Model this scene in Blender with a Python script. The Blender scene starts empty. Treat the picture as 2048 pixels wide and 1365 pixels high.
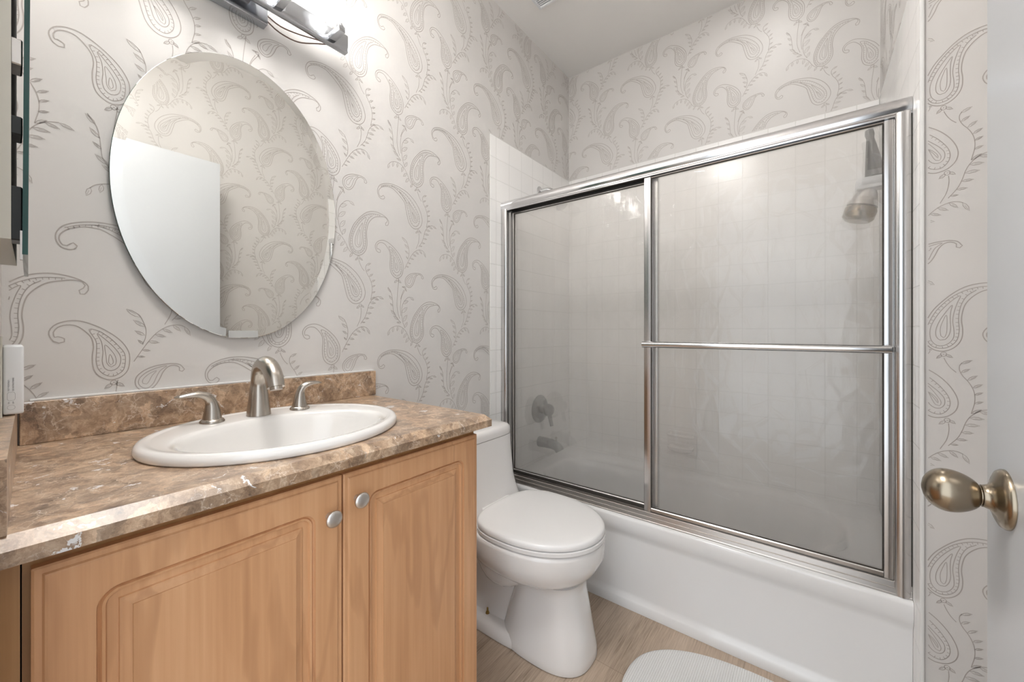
import bpy, bmesh, math, random
from mathutils import Vector, Matrix
random.seed(4)
C = bpy.context.scene.collection
PI = math.pi

# ------------------------------------------------------------------ camera, world, exposure
cam_data = bpy.data.cameras.new('camera')
cam = bpy.data.objects.new('camera', cam_data)
C.objects.link(cam)
cam_data.sensor_width = 36.0
cam_data.lens = 781.4 / 2048 * 36.0
cam_data.shift_y = -(682.5 - 662.9) / 2048
cam_data.clip_start = 0.01
cam.location = (1.2864, 0.0, 1.139)
cam.rotation_euler = (PI / 2, 0, 0.6572)
bpy.context.scene.camera = cam

world = bpy.data.worlds.new('daylight')
bpy.context.scene.world = world
world.use_nodes = True
wb = world.node_tree.nodes['Background']
wb.inputs[0].default_value = (0.86, 0.93, 1.0, 1)
wb.inputs[1].default_value = 1.9
vs = bpy.context.scene.view_settings
vs.view_transform = 'Standard'
vs.look = 'None'
vs.gamma = 1.0
vs.exposure = 0.3
vs.use_curve_mapping = False

# room measures
W = 1.5126        # tub length, face of the alcove wall
YB = 2.286        # back wall
YF = 1.486        # face of the return wall beside the tub
YT = 1.568        # shower door line
ZC = 2.819        # ceiling
XR = 1.65         # right wall
TILE_TOP = 2.133


# ------------------------------------------------------------------ materials
def new_mat(name):
    m = bpy.data.materials.new(name)
    m.use_nodes = True
    nt = m.node_tree
    return m, nt, nt.nodes['Principled BSDF']


def simple(name, col, rough=0.5, metal=0.0, spec=0.5, coat=0.0):
    m, nt, b = new_mat(name)
    b.inputs['Base Color'].default_value = (*col, 1)
    b.inputs['Roughness'].default_value = rough
    b.inputs['Metallic'].default_value = metal
    b.inputs['Specular IOR Level'].default_value = spec
    b.inputs['Coat Weight'].default_value = coat
    b.inputs['Coat Roughness'].default_value = 0.08
    return m


class N:
    """small helper to wire shader nodes"""
    def __init__(s, nt):
        s.nt = nt

    def __call__(s, kind, **kw):
        n = s.nt.nodes.new(kind)
        for k, v in kw.items():
            setattr(n, k, v)
        return n

    def link(s, a, b):
        s.nt.links.new(a, b)


def coords(nt, scale=(1, 1, 1), rot=(0, 0, 0), loc=(0, 0, 0)):
    n = N(nt)
    tc = n('ShaderNodeTexCoord')
    mp = n('ShaderNodeMapping')
    mp.inputs['Scale'].default_value = scale
    mp.inputs['Rotation'].default_value = rot
    mp.inputs['Location'].default_value = loc
    n.link(tc.outputs['Object'], mp.inputs['Vector'])
    return mp.outputs['Vector']


def ramp(nt, fac, stops, interp='LINEAR'):
    r = nt.nodes.new('ShaderNodeValToRGB')
    r.color_ramp.interpolation = interp
    while len(r.color_ramp.elements) < len(stops):
        r.color_ramp.elements.new(0.5)
    for e, (p, c) in zip(r.color_ramp.elements, stops):
        e.position = p
        e.color = (*c, 1) if len(c) == 3 else c
    nt.links.new(fac, r.inputs['Fac'])
    return r.outputs['Color']


def noise(nt, vec, scale, detail=4, rough=0.55, dist=0.0):
    t = nt.nodes.new('ShaderNodeTexNoise')
    t.inputs['Scale'].default_value = scale
    t.inputs['Detail'].default_value = detail
    t.inputs['Roughness'].default_value = rough
    t.inputs['Distortion'].default_value = dist
    if vec is not None:
        nt.links.new(vec, t.inputs['Vector'])
    return t


def mixc(nt, fac, a, b, mode='MIX'):
    m = nt.nodes.new('ShaderNodeMix')
    m.data_type = 'RGBA'
    m.blend_type = mode
    for sock, v in ((m.inputs[0], fac), (m.inputs[6], a), (m.inputs[7], b)):
        if hasattr(v, 'links') or hasattr(v, 'is_linked'):
            nt.links.new(v, sock)
        elif isinstance(v, (int, float)):
            sock.default_value = v
        else:
            sock.default_value = (*v, 1)
    return m.outputs[2]


def bump(nt, bsdf, height, strength, dist=0.01):
    b = nt.nodes.new('ShaderNodeBump')
    b.inputs['Strength'].default_value = strength
    b.inputs['Distance'].default_value = dist
    nt.links.new(height, b.inputs['Height'])
    nt.links.new(b.outputs['Normal'], bsdf.inputs['Normal'])


def mat_paper():
    m, nt, b = new_mat('wallpaper_ground')
    t = noise(nt, coords(nt), 3.0, 2)
    c = ramp(nt, t.outputs['Fac'], [(0.3, (0.66, 0.635, 0.61)), (0.7, (0.69, 0.665, 0.64))])
    nt.links.new(c, b.inputs['Base Color'])
    b.inputs['Roughness'].default_value = 0.42
    b.inputs['Specular IOR Level'].default_value = 0.35
    f = noise(nt, coords(nt), 260.0, 2)
    bump(nt, b, f.outputs['Fac'], 0.04, 0.002)
    return m


def mat_tile(axis):
    """4 1/4 inch white glazed wall tile; axis = the horizontal world axis of the wall"""
    m, nt, b = new_mat('white_tile_' + axis)
    n = N(nt)
    tc = n('ShaderNodeTexCoord')
    sp = n('ShaderNodeSeparateXYZ')
    n.link(tc.outputs['Object'], sp.inputs[0])
    cb = n('ShaderNodeCombineXYZ')
    add = n('ShaderNodeMath', operation='SUBTRACT')
    n.link(sp.outputs['Z'], add.inputs[0])
    add.inputs[1].default_value = TILE_TOP
    off = n('ShaderNodeMath', operation='SUBTRACT')
    n.link(sp.outputs['Y' if axis == 'y' else 'X'], off.inputs[0])
    off.inputs[1].default_value = YF + 0.045 if axis == 'y' else 0.02
    n.link(off.outputs[0], cb.inputs['X'])
    n.link(add.outputs[0], cb.inputs['Y'])
    br = n('ShaderNodeTexBrick', offset=0.0, squash=1.0)
    br.inputs['Scale'].default_value = 1.0
    br.inputs['Brick Width'].default_value = 0.109
    br.inputs['Row Height'].default_value = 0.109
    br.inputs['Mortar Size'].default_value = 0.0016
    br.inputs['Mortar Smooth'].default_value = 0.35
    br.inputs['Color1'].default_value = (0.90, 0.885, 0.865, 1)
    br.inputs['Color2'].default_value = (0.88, 0.865, 0.845, 1)
    br.inputs['Mortar'].default_value = (0.74, 0.725, 0.70, 1)
    n.link(cb.outputs[0], br.inputs['Vector'])
    n.link(br.outputs['Color'], b.inputs['Base Color'])
    b.inputs['Roughness'].default_value = 0.16
    inv = n('ShaderNodeMath', operation='SUBTRACT')
    inv.inputs[0].default_value = 1.0
    n.link(br.outputs['Fac'], inv.inputs[1])
    bump(nt, b, inv.outputs[0], 0.5, 0.002)
    return m


def mat_marble():
    m, nt, b = new_mat('brown_marble')
    n = N(nt)
    v0 = coords(nt)
    w = noise(nt, v0, 11.0, 6, 0.65)
    warp = n('ShaderNodeVectorMath', operation='MULTIPLY_ADD')
    warp.inputs[1].default_value = (0.085, 0.085, 0.085)
    n.link(w.outputs['Color'], warp.inputs[0])
    n.link(v0, warp.inputs[2])
    wv = warp.outputs[0]
    base = noise(nt, wv, 34.0, 10, 0.74, 0.4)
    c = ramp(nt, base.outputs['Fac'], [(0.30, (0.075, 0.036, 0.014)), (0.41, (0.245, 0.145, 0.077)),
                                       (0.53, (0.45, 0.305, 0.19)), (0.67, (0.68, 0.52, 0.37))])
    cl = n('ShaderNodeTexVoronoi', feature='F1')
    cl.inputs['Scale'].default_value = 30.0
    n.link(wv, cl.inputs['Vector'])
    cell = ramp(nt, cl.outputs['Color'], [(0.2, (0.74, 0.72, 0.70)), (0.8, (1.2, 1.18, 1.16))])
    c = mixc(nt, 1.0, c, cell, 'MULTIPLY')
    vo = n('ShaderNodeTexVoronoi', feature='DISTANCE_TO_EDGE')
    vo.inputs['Scale'].default_value = 46.0
    n.link(wv, vo.inputs['Vector'])
    vein = ramp(nt, vo.outputs['Distance'], [(0.0, (1, 1, 1)), (0.03, (0.2, 0.2, 0.2)), (0.07, (0, 0, 0))])
    msk = noise(nt, v0, 19.0, 4)
    mk = ramp(nt, msk.outputs['Fac'], [(0.45, (0, 0, 0)), (0.58, (0.9, 0.9, 0.9))])
    vf = mixc(nt, 1.0, vein, mk, 'MULTIPLY')
    c = mixc(nt, vf, c, (0.72, 0.60, 0.48))
    sp = noise(nt, wv, 24.0, 5, 0.6, 0.8)
    sm = ramp(nt, sp.outputs['Fac'], [(0.635, (0, 0, 0)), (0.66, (1, 1, 1))])
    c = mixc(nt, sm, c, (0.78, 0.76, 0.75))
    n.link(c, b.inputs['Base Color'])
    b.inputs['Roughness'].default_value = 0.30
    b.inputs['Specular IOR Level'].default_value = 0.55
    b.inputs['Coat Weight'].default_value = 1.0
    b.inputs['Coat IOR'].default_value = 1.62
    b.inputs['Coat Roughness'].default_value = 0.55
    return m


def mat_wood(name='maple_foil', cols=((0.52, 0.262, 0.122), (0.655, 0.352, 0.176), (0.75, 0.435, 0.235)), seed=0.0):
    m, nt, b = new_mat(name)
    n = N(nt)
    v0 = coords(nt, (1, 1, 1), (0, 0, 0), (seed, seed, seed))
    big = noise(nt, coords(nt, (3, 3, 0.55), (0, 0, 0), (seed, 0, 0)), 2.2, 4, 0.55, 1.2)
    fine = noise(nt, coords(nt, (130, 130, 3.0)), 1.0, 4, 0.6)
    mid = noise(nt, coords(nt, (26, 26, 1.1), (0, 0, 0), (0, seed, 0)), 1.0, 5, 0.55, 0.8)
    a = mixc(nt, 0.45, big.outputs['Fac'], mid.outputs['Fac'])
    a = mixc(nt, 0.26, a, fine.outputs['Fac'])
    c = ramp(nt, a, [(0.30, cols[0]), (0.50, cols[1]), (0.68, cols[2])])
    # dark cathedral lines
    wv = n('ShaderNodeTexWave', wave_type='RINGS', rings_direction='Y')
    wv.inputs['Scale'].default_value = 1.5
    wv.inputs['Distortion'].default_value = 7.0
    wv.inputs['Detail'].default_value = 3.0
    wv.inputs['Detail Scale'].default_value = 0.9
    n.link(coords(nt, (7, 7, 1.15), (0, 0, 0), (seed + 1.7, 0.3, 0.4)), wv.inputs['Vector'])
    ln = ramp(nt, wv.outputs['Fac'], [(0.0, (0.55, 0.55, 0.55)), (0.07, (0, 0, 0))])
    lm = mixc(nt, 1.0, ln, mid.outputs['Fac'], 'MULTIPLY')
    c = mixc(nt, lm, c, (0.40, 0.185, 0.08))
    n.link(c, b.inputs['Base Color'])
    b.inputs['Roughness'].default_value = 0.36
    b.inputs['Specular IOR Level'].default_value = 0.45
    return m


def mat_floor():
    m, nt, b = new_mat('grey_oak_vinyl')
    n = N(nt)
    st = noise(nt, coords(nt, (170, 7, 1)), 1.0, 5, 0.65)
    st2 = noise(nt, coords(nt, (420, 12, 1)), 1.0, 3, 0.6)
    big = noise(nt, coords(nt, (9, 1.2, 1)), 1.0, 3, 0.5, 0.5)
    a = mixc(nt, 0.45, st.outputs['Fac'], st2.outputs['Fac'])
    a = mixc(nt, 0.35, a, big.outputs['Fac'])
    c = ramp(nt, a, [(0.33, (0.20, 0.14, 0.095)), (0.44, (0.43, 0.33, 0.245)), (0.55, (0.56, 0.44, 0.335)), (0.68, (0.70, 0.58, 0.465))])
    br = n('ShaderNodeTexBrick', offset=0.37)
    br.inputs['Scale'].default_value = 1.0
    br.inputs['Brick Width'].default_value = 1.22
    br.inputs['Row Height'].default_value = 0.152
    br.inputs['Mortar Size'].default_value = 0.0009
    br.inputs['Color1'].default_value = (1, 1, 1, 1)
    br.inputs['Color2'].default_value = (0.92, 0.92, 0.92, 1)
    br.inputs['Mortar'].default_value = (0.62, 0.60, 0.58, 1)
    n.link(coords(nt, (1, 1, 1), (0, 0, PI / 2), (0.03, 0.42, 0)), br.inputs['Vector'])
    c = mixc(nt, 1.0, c, br.outputs['Color'], 'MULTIPLY')
    n.link(c, b.inputs['Base Color'])
    b.inputs['Roughness'].default_value = 0.42
    bump(nt, b, a, 0.12, 0.002)
    return m


def mat_rug():
    m, nt, b = new_mat('white_cotton')
    b.inputs['Roughness'].default_value = 0.95
    b.inputs['Specular IOR Level'].default_value = 0.1
    n = N(nt)
    wv = n('ShaderNodeTexWave', bands_direction='X')
    wv.inputs['Scale'].default_value = 46.0
    wv.inputs['Distortion'].default_value = 0.6
    n.link(coords(nt), wv.inputs['Vector'])
    kn = noise(nt, coords(nt, (1, 1.6, 1)), 170.0, 3)
    h = mixc(nt, 0.45, wv.outputs['Fac'], kn.outputs['Fac'])
    c = ramp(nt, h, [(0.15, (0.66, 0.65, 0.63)), (0.5, (0.80, 0.795, 0.78)), (0.9, (0.86, 0.86, 0.85))])
    n.link(c, b.inputs['Base Color'])
    bump(nt, b, h, 0.45, 0.003)
    return m


def mat_obscure(name, film_lo, film_hi, textured):
    """rain-patterned obscure glass with a film of soap"""
    m, nt, b = new_mat(name)
    n = N(nt)
    nt.nodes.remove(b)
    out = nt.nodes['Material Output']
    v0 = coords(nt)
    w = noise(nt, coords(nt, (1, 1, 0.5)), 7.0, 3)
    warp = n('ShaderNodeVectorMath', operation='MULTIPLY_ADD')
    warp.inputs[1].default_value = (0.018, 0.0, 0.018)
    n.link(w.outputs['Color'], warp.inputs[0])
    n.link(coords(nt, (1.0, 0.0, 0.62)), warp.inputs[2])
    vo = n('ShaderNodeTexVoronoi', feature='DISTANCE_TO_EDGE')
    vo.inputs['Scale'].default_value = 17.0
    n.link(warp.outputs[0], vo.inputs['Vector'])
    ridge = ramp(nt, vo.outputs['Distance'], [(0.0, (1, 1, 1)), (0.05, (0.55, 0.55, 0.55)), (0.16, (0, 0, 0))], 'EASE')
    rain = noise(nt, coords(nt, (1, 1, 0.11)), 46.0, 3)
    swell = noise(nt, coords(nt, (1, 1, 0.6)), 14.0, 1)
    h = mixc(nt, 0.40, ridge, rain.outputs['Fac'])
    h = mixc(nt, 0.45, h, swell.outputs['Fac'])
    bp = n('ShaderNodeBump')
    bp.inputs['Strength'].default_value = 0.16 if textured else 0.03
    bp.inputs['Distance'].default_value = 0.004
    n.link(h, bp.inputs['Height'])
    rf = n('ShaderNodeBsdfRefraction')
    rf.inputs['Color'].default_value = (0.985, 0.98, 0.972, 1)
    rf.inputs['Roughness'].default_value = 0.03
    rf.inputs['IOR'].default_value = 1.28
    n.link(bp.outputs['Normal'], rf.inputs['Normal'])
    bq = n('ShaderNodeBump')
    bq.inputs['Strength'].default_value = 0.5 if textured else 0.05
    bq.inputs['Distance'].default_value = 0.006
    n.link(h, bq.inputs['Height'])
    gl = n('ShaderNodeBsdfGlossy')
    gl.inputs['Roughness'].default_value = 0.03
    n.link(bq.outputs['Normal'], gl.inputs['Normal'])
    fr = n('ShaderNodeFresnel')
    fr.inputs['IOR'].default_value = 1.40
    n.link(bq.outputs['Normal'], fr.inputs['Normal'])
    mx = n('ShaderNodeMixShader')
    n.link(fr.outputs[0], mx.inputs[0])
    tr = n('ShaderNodeBsdfTransparent')
    tr.inputs[0].default_value = (0.99, 0.985, 0.975, 1)
    clear = n('ShaderNodeMixShader')
    clear.inputs[0].default_value = 0.80
    n.link(rf.outputs[0], clear.inputs[1])
    n.link(tr.outputs[0], clear.inputs[2])
    df = n('ShaderNodeBsdfDiffuse')
    df.inputs['Color'].default_value = (0.90, 0.87, 0.84, 1)
    tl = n('ShaderNodeBsdfTranslucent')
    tl.inputs['Color'].default_value = (0.96, 0.93, 0.90, 1)
    hz = n('ShaderNodeMixShader')
    hz.inputs[0].default_value = 0.6
    n.link(df.outputs[0], hz.inputs[1])
    n.link(tl.outputs[0], hz.inputs[2])
    film = noise(nt, coords(nt, (1, 1, 0.35)), 5.0, 4)
    ff = ramp(nt, film.outputs['Fac'], [(0.3, (film_lo,) * 3), (0.7, (film_hi,) * 3)])
    fin = n('ShaderNodeMixShader')
    n.link(ff, fin.inputs[0])
    n.link(clear.outputs[0], fin.inputs[1])
    n.link(hz.outputs[0], fin.inputs[2])
    n.link(fr.outputs[0], mx.inputs[0])
    n.link(fin.outputs[0], mx.inputs[1])
    n.link(gl.outputs[0], mx.inputs[2])
    n.link(mx.outputs[0], out.inputs['Surface'])
    return m


def mat_crystal():
    m, nt, b = new_mat('crystal_glass')
    n = N(nt)
    b.inputs['Base Color'].default_value = (1, 1, 1, 1)
    b.inputs['Transmission Weight'].default_value = 1.0
    b.inputs['Roughness'].default_value = 0.03
    b.inputs['IOR'].default_value = 1.4
    tr = n('ShaderNodeBsdfTransparent')
    mx = n('ShaderNodeMixShader')
    mx.inputs[0].default_value = 0.72
    n.link(b.outputs[0], mx.inputs[1])
    n.link(tr.outputs[0], mx.inputs[2])
    n.link(mx.outputs[0], nt.nodes['Material Output'].inputs['Surface'])
    return m


def mat_emit(name, col, s):
    m, nt, b = new_mat(name)
    b.inputs['Base Color'].default_value = (0.9, 0.9, 0.9, 1)
    b.inputs['Emission Color'].default_value = (*col, 1)
    b.inputs['Emission Strength'].default_value = s
    return m


M = {}
M['paper'] = mat_paper()
M['ink'] = simple('taupe_ink', (0.43, 0.39, 0.36), 0.4, 0.0, 0.4)
M['tile_y'] = mat_tile('y')
M['tile_x'] = mat_tile('x')
M['caulk'] = simple('white_caulk', (0.78, 0.775, 0.76), 0.45)
M['ceiling'] = simple('ceiling_paint', (0.88, 0.86, 0.835), 0.85, 0, 0.2)
M['door'] = simple('door_enamel', (0.58, 0.595, 0.61), 0.3)
M['marble'] = mat_marble()
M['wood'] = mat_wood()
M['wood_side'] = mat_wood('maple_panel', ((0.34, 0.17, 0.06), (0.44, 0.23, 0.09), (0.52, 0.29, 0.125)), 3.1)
M['dark'] = simple('gap_shade', (0.02, 0.016, 0.012), 0.8)  # near-black tone for the shade behind the vent slats
M['floor'] = mat_floor()
M['rug'] = mat_rug()
M['porcelain'] = simple('porcelain', (0.87, 0.845, 0.825), 0.10, 0, 0.55, 0.3)
M['sink'] = simple('sink_porcelain', (0.86, 0.835, 0.805), 0.10, 0, 0.55, 0.3)
M['seat'] = simple('seat_plastic', (0.90, 0.885, 0.87), 0.22)
M['tub'] = simple('tub_enamel', (0.86, 0.85, 0.84), 0.13, 0, 0.5, 0.2)
M['chrome'] = simple('chrome', (0.74, 0.74, 0.75), 0.15, 1.0)
M['bar_chrome'] = simple('grey_chrome', (0.50, 0.515, 0.54), 0.16, 1.0)
M['track'] = simple('brushed_track', (0.60, 0.575, 0.55), 0.30, 1.0)
M['clip'] = simple('clear_clip', (0.52, 0.52, 0.505), 0.25)
M['alu'] = simple('bright_aluminium', (0.62, 0.61, 0.605), 0.22, 1.0)
M['channel_shade'] = simple('shadow_channel', (0.10, 0.095, 0.085), 0.5, 0.6)  # dark tone for the shade inside the shower door header
M['nickel'] = simple('brushed_nickel', (0.50, 0.455, 0.405), 0.27, 1.0)
M['dull_chrome'] = simple('dull_dark_chrome', (0.22, 0.23, 0.225), 0.3, 1.0)
M['satin'] = simple('satin_nickel', (0.66, 0.63, 0.60), 0.33, 1.0)
M['antique'] = simple('antique_nickel', (0.33, 0.275, 0.205), 0.24, 1.0)
M['mirror'] = simple('silvered_glass', (0.90, 0.905, 0.88), 0.012, 1.0)
M['glass_edge'] = simple('green_glass_edge', (0.008, 0.06, 0.05), 0.1)
M['mirror_back'] = simple('mirror_backing', (0.12, 0.12, 0.11), 0.6)
M['plastic'] = simple('white_plastic', (0.80, 0.81, 0.82), 0.35)
M['print'] = simple('grey_print', (0.16, 0.16, 0.17), 0.6)
M['cream'] = simple('cream_enamel', (0.63, 0.61, 0.54), 0.4)
M['black'] = simple('black_plastic', (0.015, 0.018, 0.018), 0.35)
M['brass'] = simple('aged_brass', (0.36, 0.23, 0.07), 0.4, 1.0)
M['cable'] = simple('brown_cable', (0.16, 0.10, 0.075), 0.5)
M['seal'] = simple('grey_green_seal', (0.17, 0.18, 0.145), 0.6)
M['dark_strip'] = simple('near_black_strip', (0.035, 0.028, 0.02), 0.8)  # dark tone of the jamb gap strip and the glass gasket
M['obscure'] = mat_obscure('obscure_glass', 0.04, 0.08, True)
M['obscure_inside'] = mat_obscure('obscure_glass_inside', 0.20, 0.27, False)
M['crystal'] = mat_crystal()
M['dome'] = mat_emit('fill_dome', (1.0, 0.985, 0.965), 35)  # glow of the added ceiling dome, raises the room's brightness
M['downlight'] = mat_emit('fill_downlight', (1.0, 0.985, 0.965), 42)  # glow of the added downlight, brightens the tub alcove
M['bulb'] = mat_emit('lit_bulb', (1.0, 0.982, 0.955), 90)


# ------------------------------------------------------------------ mesh helpers
def bm_new():
    return bmesh.new()


def put(bm, verts, faces, mi=0):
    vs_ = [bm.verts.new(v) for v in verts]
    for f in faces:
        try:
            fa = bm.faces.new([vs_[i] for i in f])
            fa.material_index = mi
        except ValueError:
            pass
    return vs_


def box(bm, lo, hi, bev=0.0, seg=2, mi=0):
    x0, y0, z0 = lo
    x1, y1, z1 = hi
    v = put(bm, [(x0, y0, z0), (x1, y0, z0), (x1, y1, z0), (x0, y1, z0), (x0, y0, z1), (x1, y0, z1), (x1, y1, z1), (x0, y1, z1)],
            [(0, 3, 2, 1), (4, 5, 6, 7), (0, 1, 5, 4), (1, 2, 6, 5), (2, 3, 7, 6), (3, 0, 4, 7)], mi)
    if bev > 0:
        es = set()
        for q in v:
            es.update(q.link_edges)
        bmesh.ops.bevel(bm, geom=list(es), offset=bev, segments=seg, affect='EDGES', profile=0.6)


def frame_of(axis):
    a = Vector(axis).normalized()
    u = a.orthogonal().normalized()
    return a, u, a.cross(u)


def lathe(bm, base, axis, prof, seg=32, mi=0, cap0=True, cap1=True):
    """prof = [(radius, height along axis)]"""
    a, u, v = frame_of(axis)
    base = Vector(base)
    rings = []
    for r, h in prof:
        rings.append([bm.verts.new(base + a * h + (u * math.cos(t) + v * math.sin(t)) * max(r, 1e-5))
                      for t in [2 * PI * k / seg for k in range(seg)]])
    for r0, r1 in zip(rings, rings[1:]):
        for k in range(seg):
            f = bm.faces.new([r0[k], r0[(k + 1) % seg], r1[(k + 1) % seg], r1[k]])
            f.material_index = mi
    if cap0:
        bm.faces.new(rings[0][::-1]).material_index = mi
    if cap1:
        bm.faces.new(rings[-1]).material_index = mi


def catmull(pts, step, closed=False):
    P = [Vector(p) for p in pts]
    n = len(P)
    res = []
    rng = range(n) if closed else range(n - 1)
    for i in rng:
        p1, p2 = P[i], P[(i + 1) % n]
        p0 = P[(i - 1) % n] if (closed or i > 0) else p1 * 2 - p2
        p3 = P[(i + 2) % n] if (closed or i + 2 < n) else p2 * 2 - p1
        k = max(1, int((p2 - p1).length / step))
        for j in range(k):
            t = j / k
            res.append(0.5 * ((2 * p1) + (p2 - p0) * t + (2 * p0 - 5 * p1 + 4 * p2 - p3) * t * t + (3 * p1 - p0 - 3 * p2 + p3) * t ** 3))
    if not closed:
        res.append(P[-1])
    return res


def tube(bm, pts, radii, seg=16, mi=0, flat=None, cap=True):
    """a tube along points with a radius per point; flat=(side factor, up factor)"""
    P = [Vector(p) for p in pts]
    if not isinstance(radii, (list, tuple)):
        radii = [radii] * len(P)
    rings = []
    up = None
    for i, p in enumerate(P):
        d = (P[min(i + 1, len(P) - 1)] - P[max(i - 1, 0)]).normalized()
        if up is None:
            up = d.orthogonal().normalized()
            if abs(d.z) < 0.9:
                up = (Vector((0, 0, 1)) - d * d.z).normalized()
            elif abs(d.y) < 0.9:
                up = (Vector((0, 1, 0)) - d * d.y).normalized()
        up = (up - d * up.dot(d)).normalized()
        sd = d.cross(up)
        fs, fu = flat[i] if flat else (1, 1)
        rings.append([bm.verts.new(p + (sd * math.cos(t) * fs + up * math.sin(t) * fu) * radii[i])
                      for t in [2 * PI * k / seg for k in range(seg)]])
    for r0, r1 in zip(rings, rings[1:]):
        for k in range(seg):
            bm.faces.new([r0[k], r0[(k + 1) % seg], r1[(k + 1) % seg], r1[k]]).material_index = mi
    if cap:
        bm.faces.new(rings[0][::-1]).material_index = mi
        bm.faces.new(rings[-1]).material_index = mi


def loft(bm, loops, cap0=True, cap1=True, mi=0):
    """skin closed loops (lists of points with the same count)"""
    R = [[bm.verts.new(p) for p in lp] for lp in loops]
    n = len(R[0])
    for a, b in zip(R, R[1:]):
        for k in range(n):
            try:
                bm.faces.new([a[k], a[(k + 1) % n], b[(k + 1) % n], b[k]]).material_index = mi
            except ValueError:
                pass
    if cap0:
        bm.faces.new(R[0][::-1]).material_index = mi
    if cap1:
        bm.faces.new(R[-1]).material_index = mi
    return R


def superloop(cx, cy, z, ax, ay, n=2.0, seg=64):
    o = []
    for k in range(seg):
        t = 2 * PI * k / seg
        c, s = math.cos(t), math.sin(t)
        o.append((cx + ax * math.copysign(abs(c) ** (2 / n), c), cy + ay * math.copysign(abs(s) ** (2 / n), s), z))
    return o


def profile_bar(bm, prof, p0, p1, u, v, mi=0):
    """extrude a closed 2-D profile [(a,b)] (along u and v) from p0 to p1"""
    p0, p1, u, v = Vector(p0), Vector(p1), Vector(u), Vector(v)
    loft(bm, [[p0 + u * a + v * b for a, b in prof], [p1 + u * a + v * b for a, b in prof]], True, True, mi)


def obj(name, bm, mats, parent=None, smooth=None, sub=0):
    bmesh.ops.recalc_face_normals(bm, faces=bm.faces[:])
    me = bpy.data.meshes.new(name)
    bm.to_mesh(me)
    bm.free()
    if not isinstance(mats, (list, tuple)):
        mats = [mats]
    for m in mats:
        me.materials.append(m)
    o = bpy.data.objects.new(name, me)
    C.objects.link(o)
    if parent:
        o.parent = parent
        o.matrix_parent_inverse = Matrix.Translation(-Vector(parent.location))
    if smooth is not None:
        for p in me.polygons:
            p.use_smooth = True
        if smooth < 180:
            me.set_sharp_from_angle(angle=math.radians(smooth))
    if sub:
        md = o.modifiers.new('smooth', 'SUBSURF')
        md.levels = md.render_levels = sub
    return o


def tag(o, label, cat, group=None):
    o['label'] = label
    o['category'] = cat
    if group:
        o['group'] = group
    return o


def thing(name, label, cat, loc=(0, 0, 0), group=None):
    o = bpy.data.objects.new(name, None)
    o.empty_display_size = 0.05
    C.objects.link(o)
    o.location = loc
    return tag(o, label, cat, group)


def struct(name, bm, mats, smooth=None):
    o = obj(name, bm, mats, None, smooth)
    o['kind'] = 'structure'
    return o


def copy_tree(o, loc):
    """copy of a thing with copies of its parts and sub-parts (shared meshes)"""
    r = o.copy()
    C.objects.link(r)
    r.location = loc
    for ch in list(o.children):
        c = ch.copy()
        C.objects.link(c)
        c.parent = r
        for g in list(ch.children):
            d = g.copy()
            C.objects.link(d)
            d.parent = c
    return r

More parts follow.
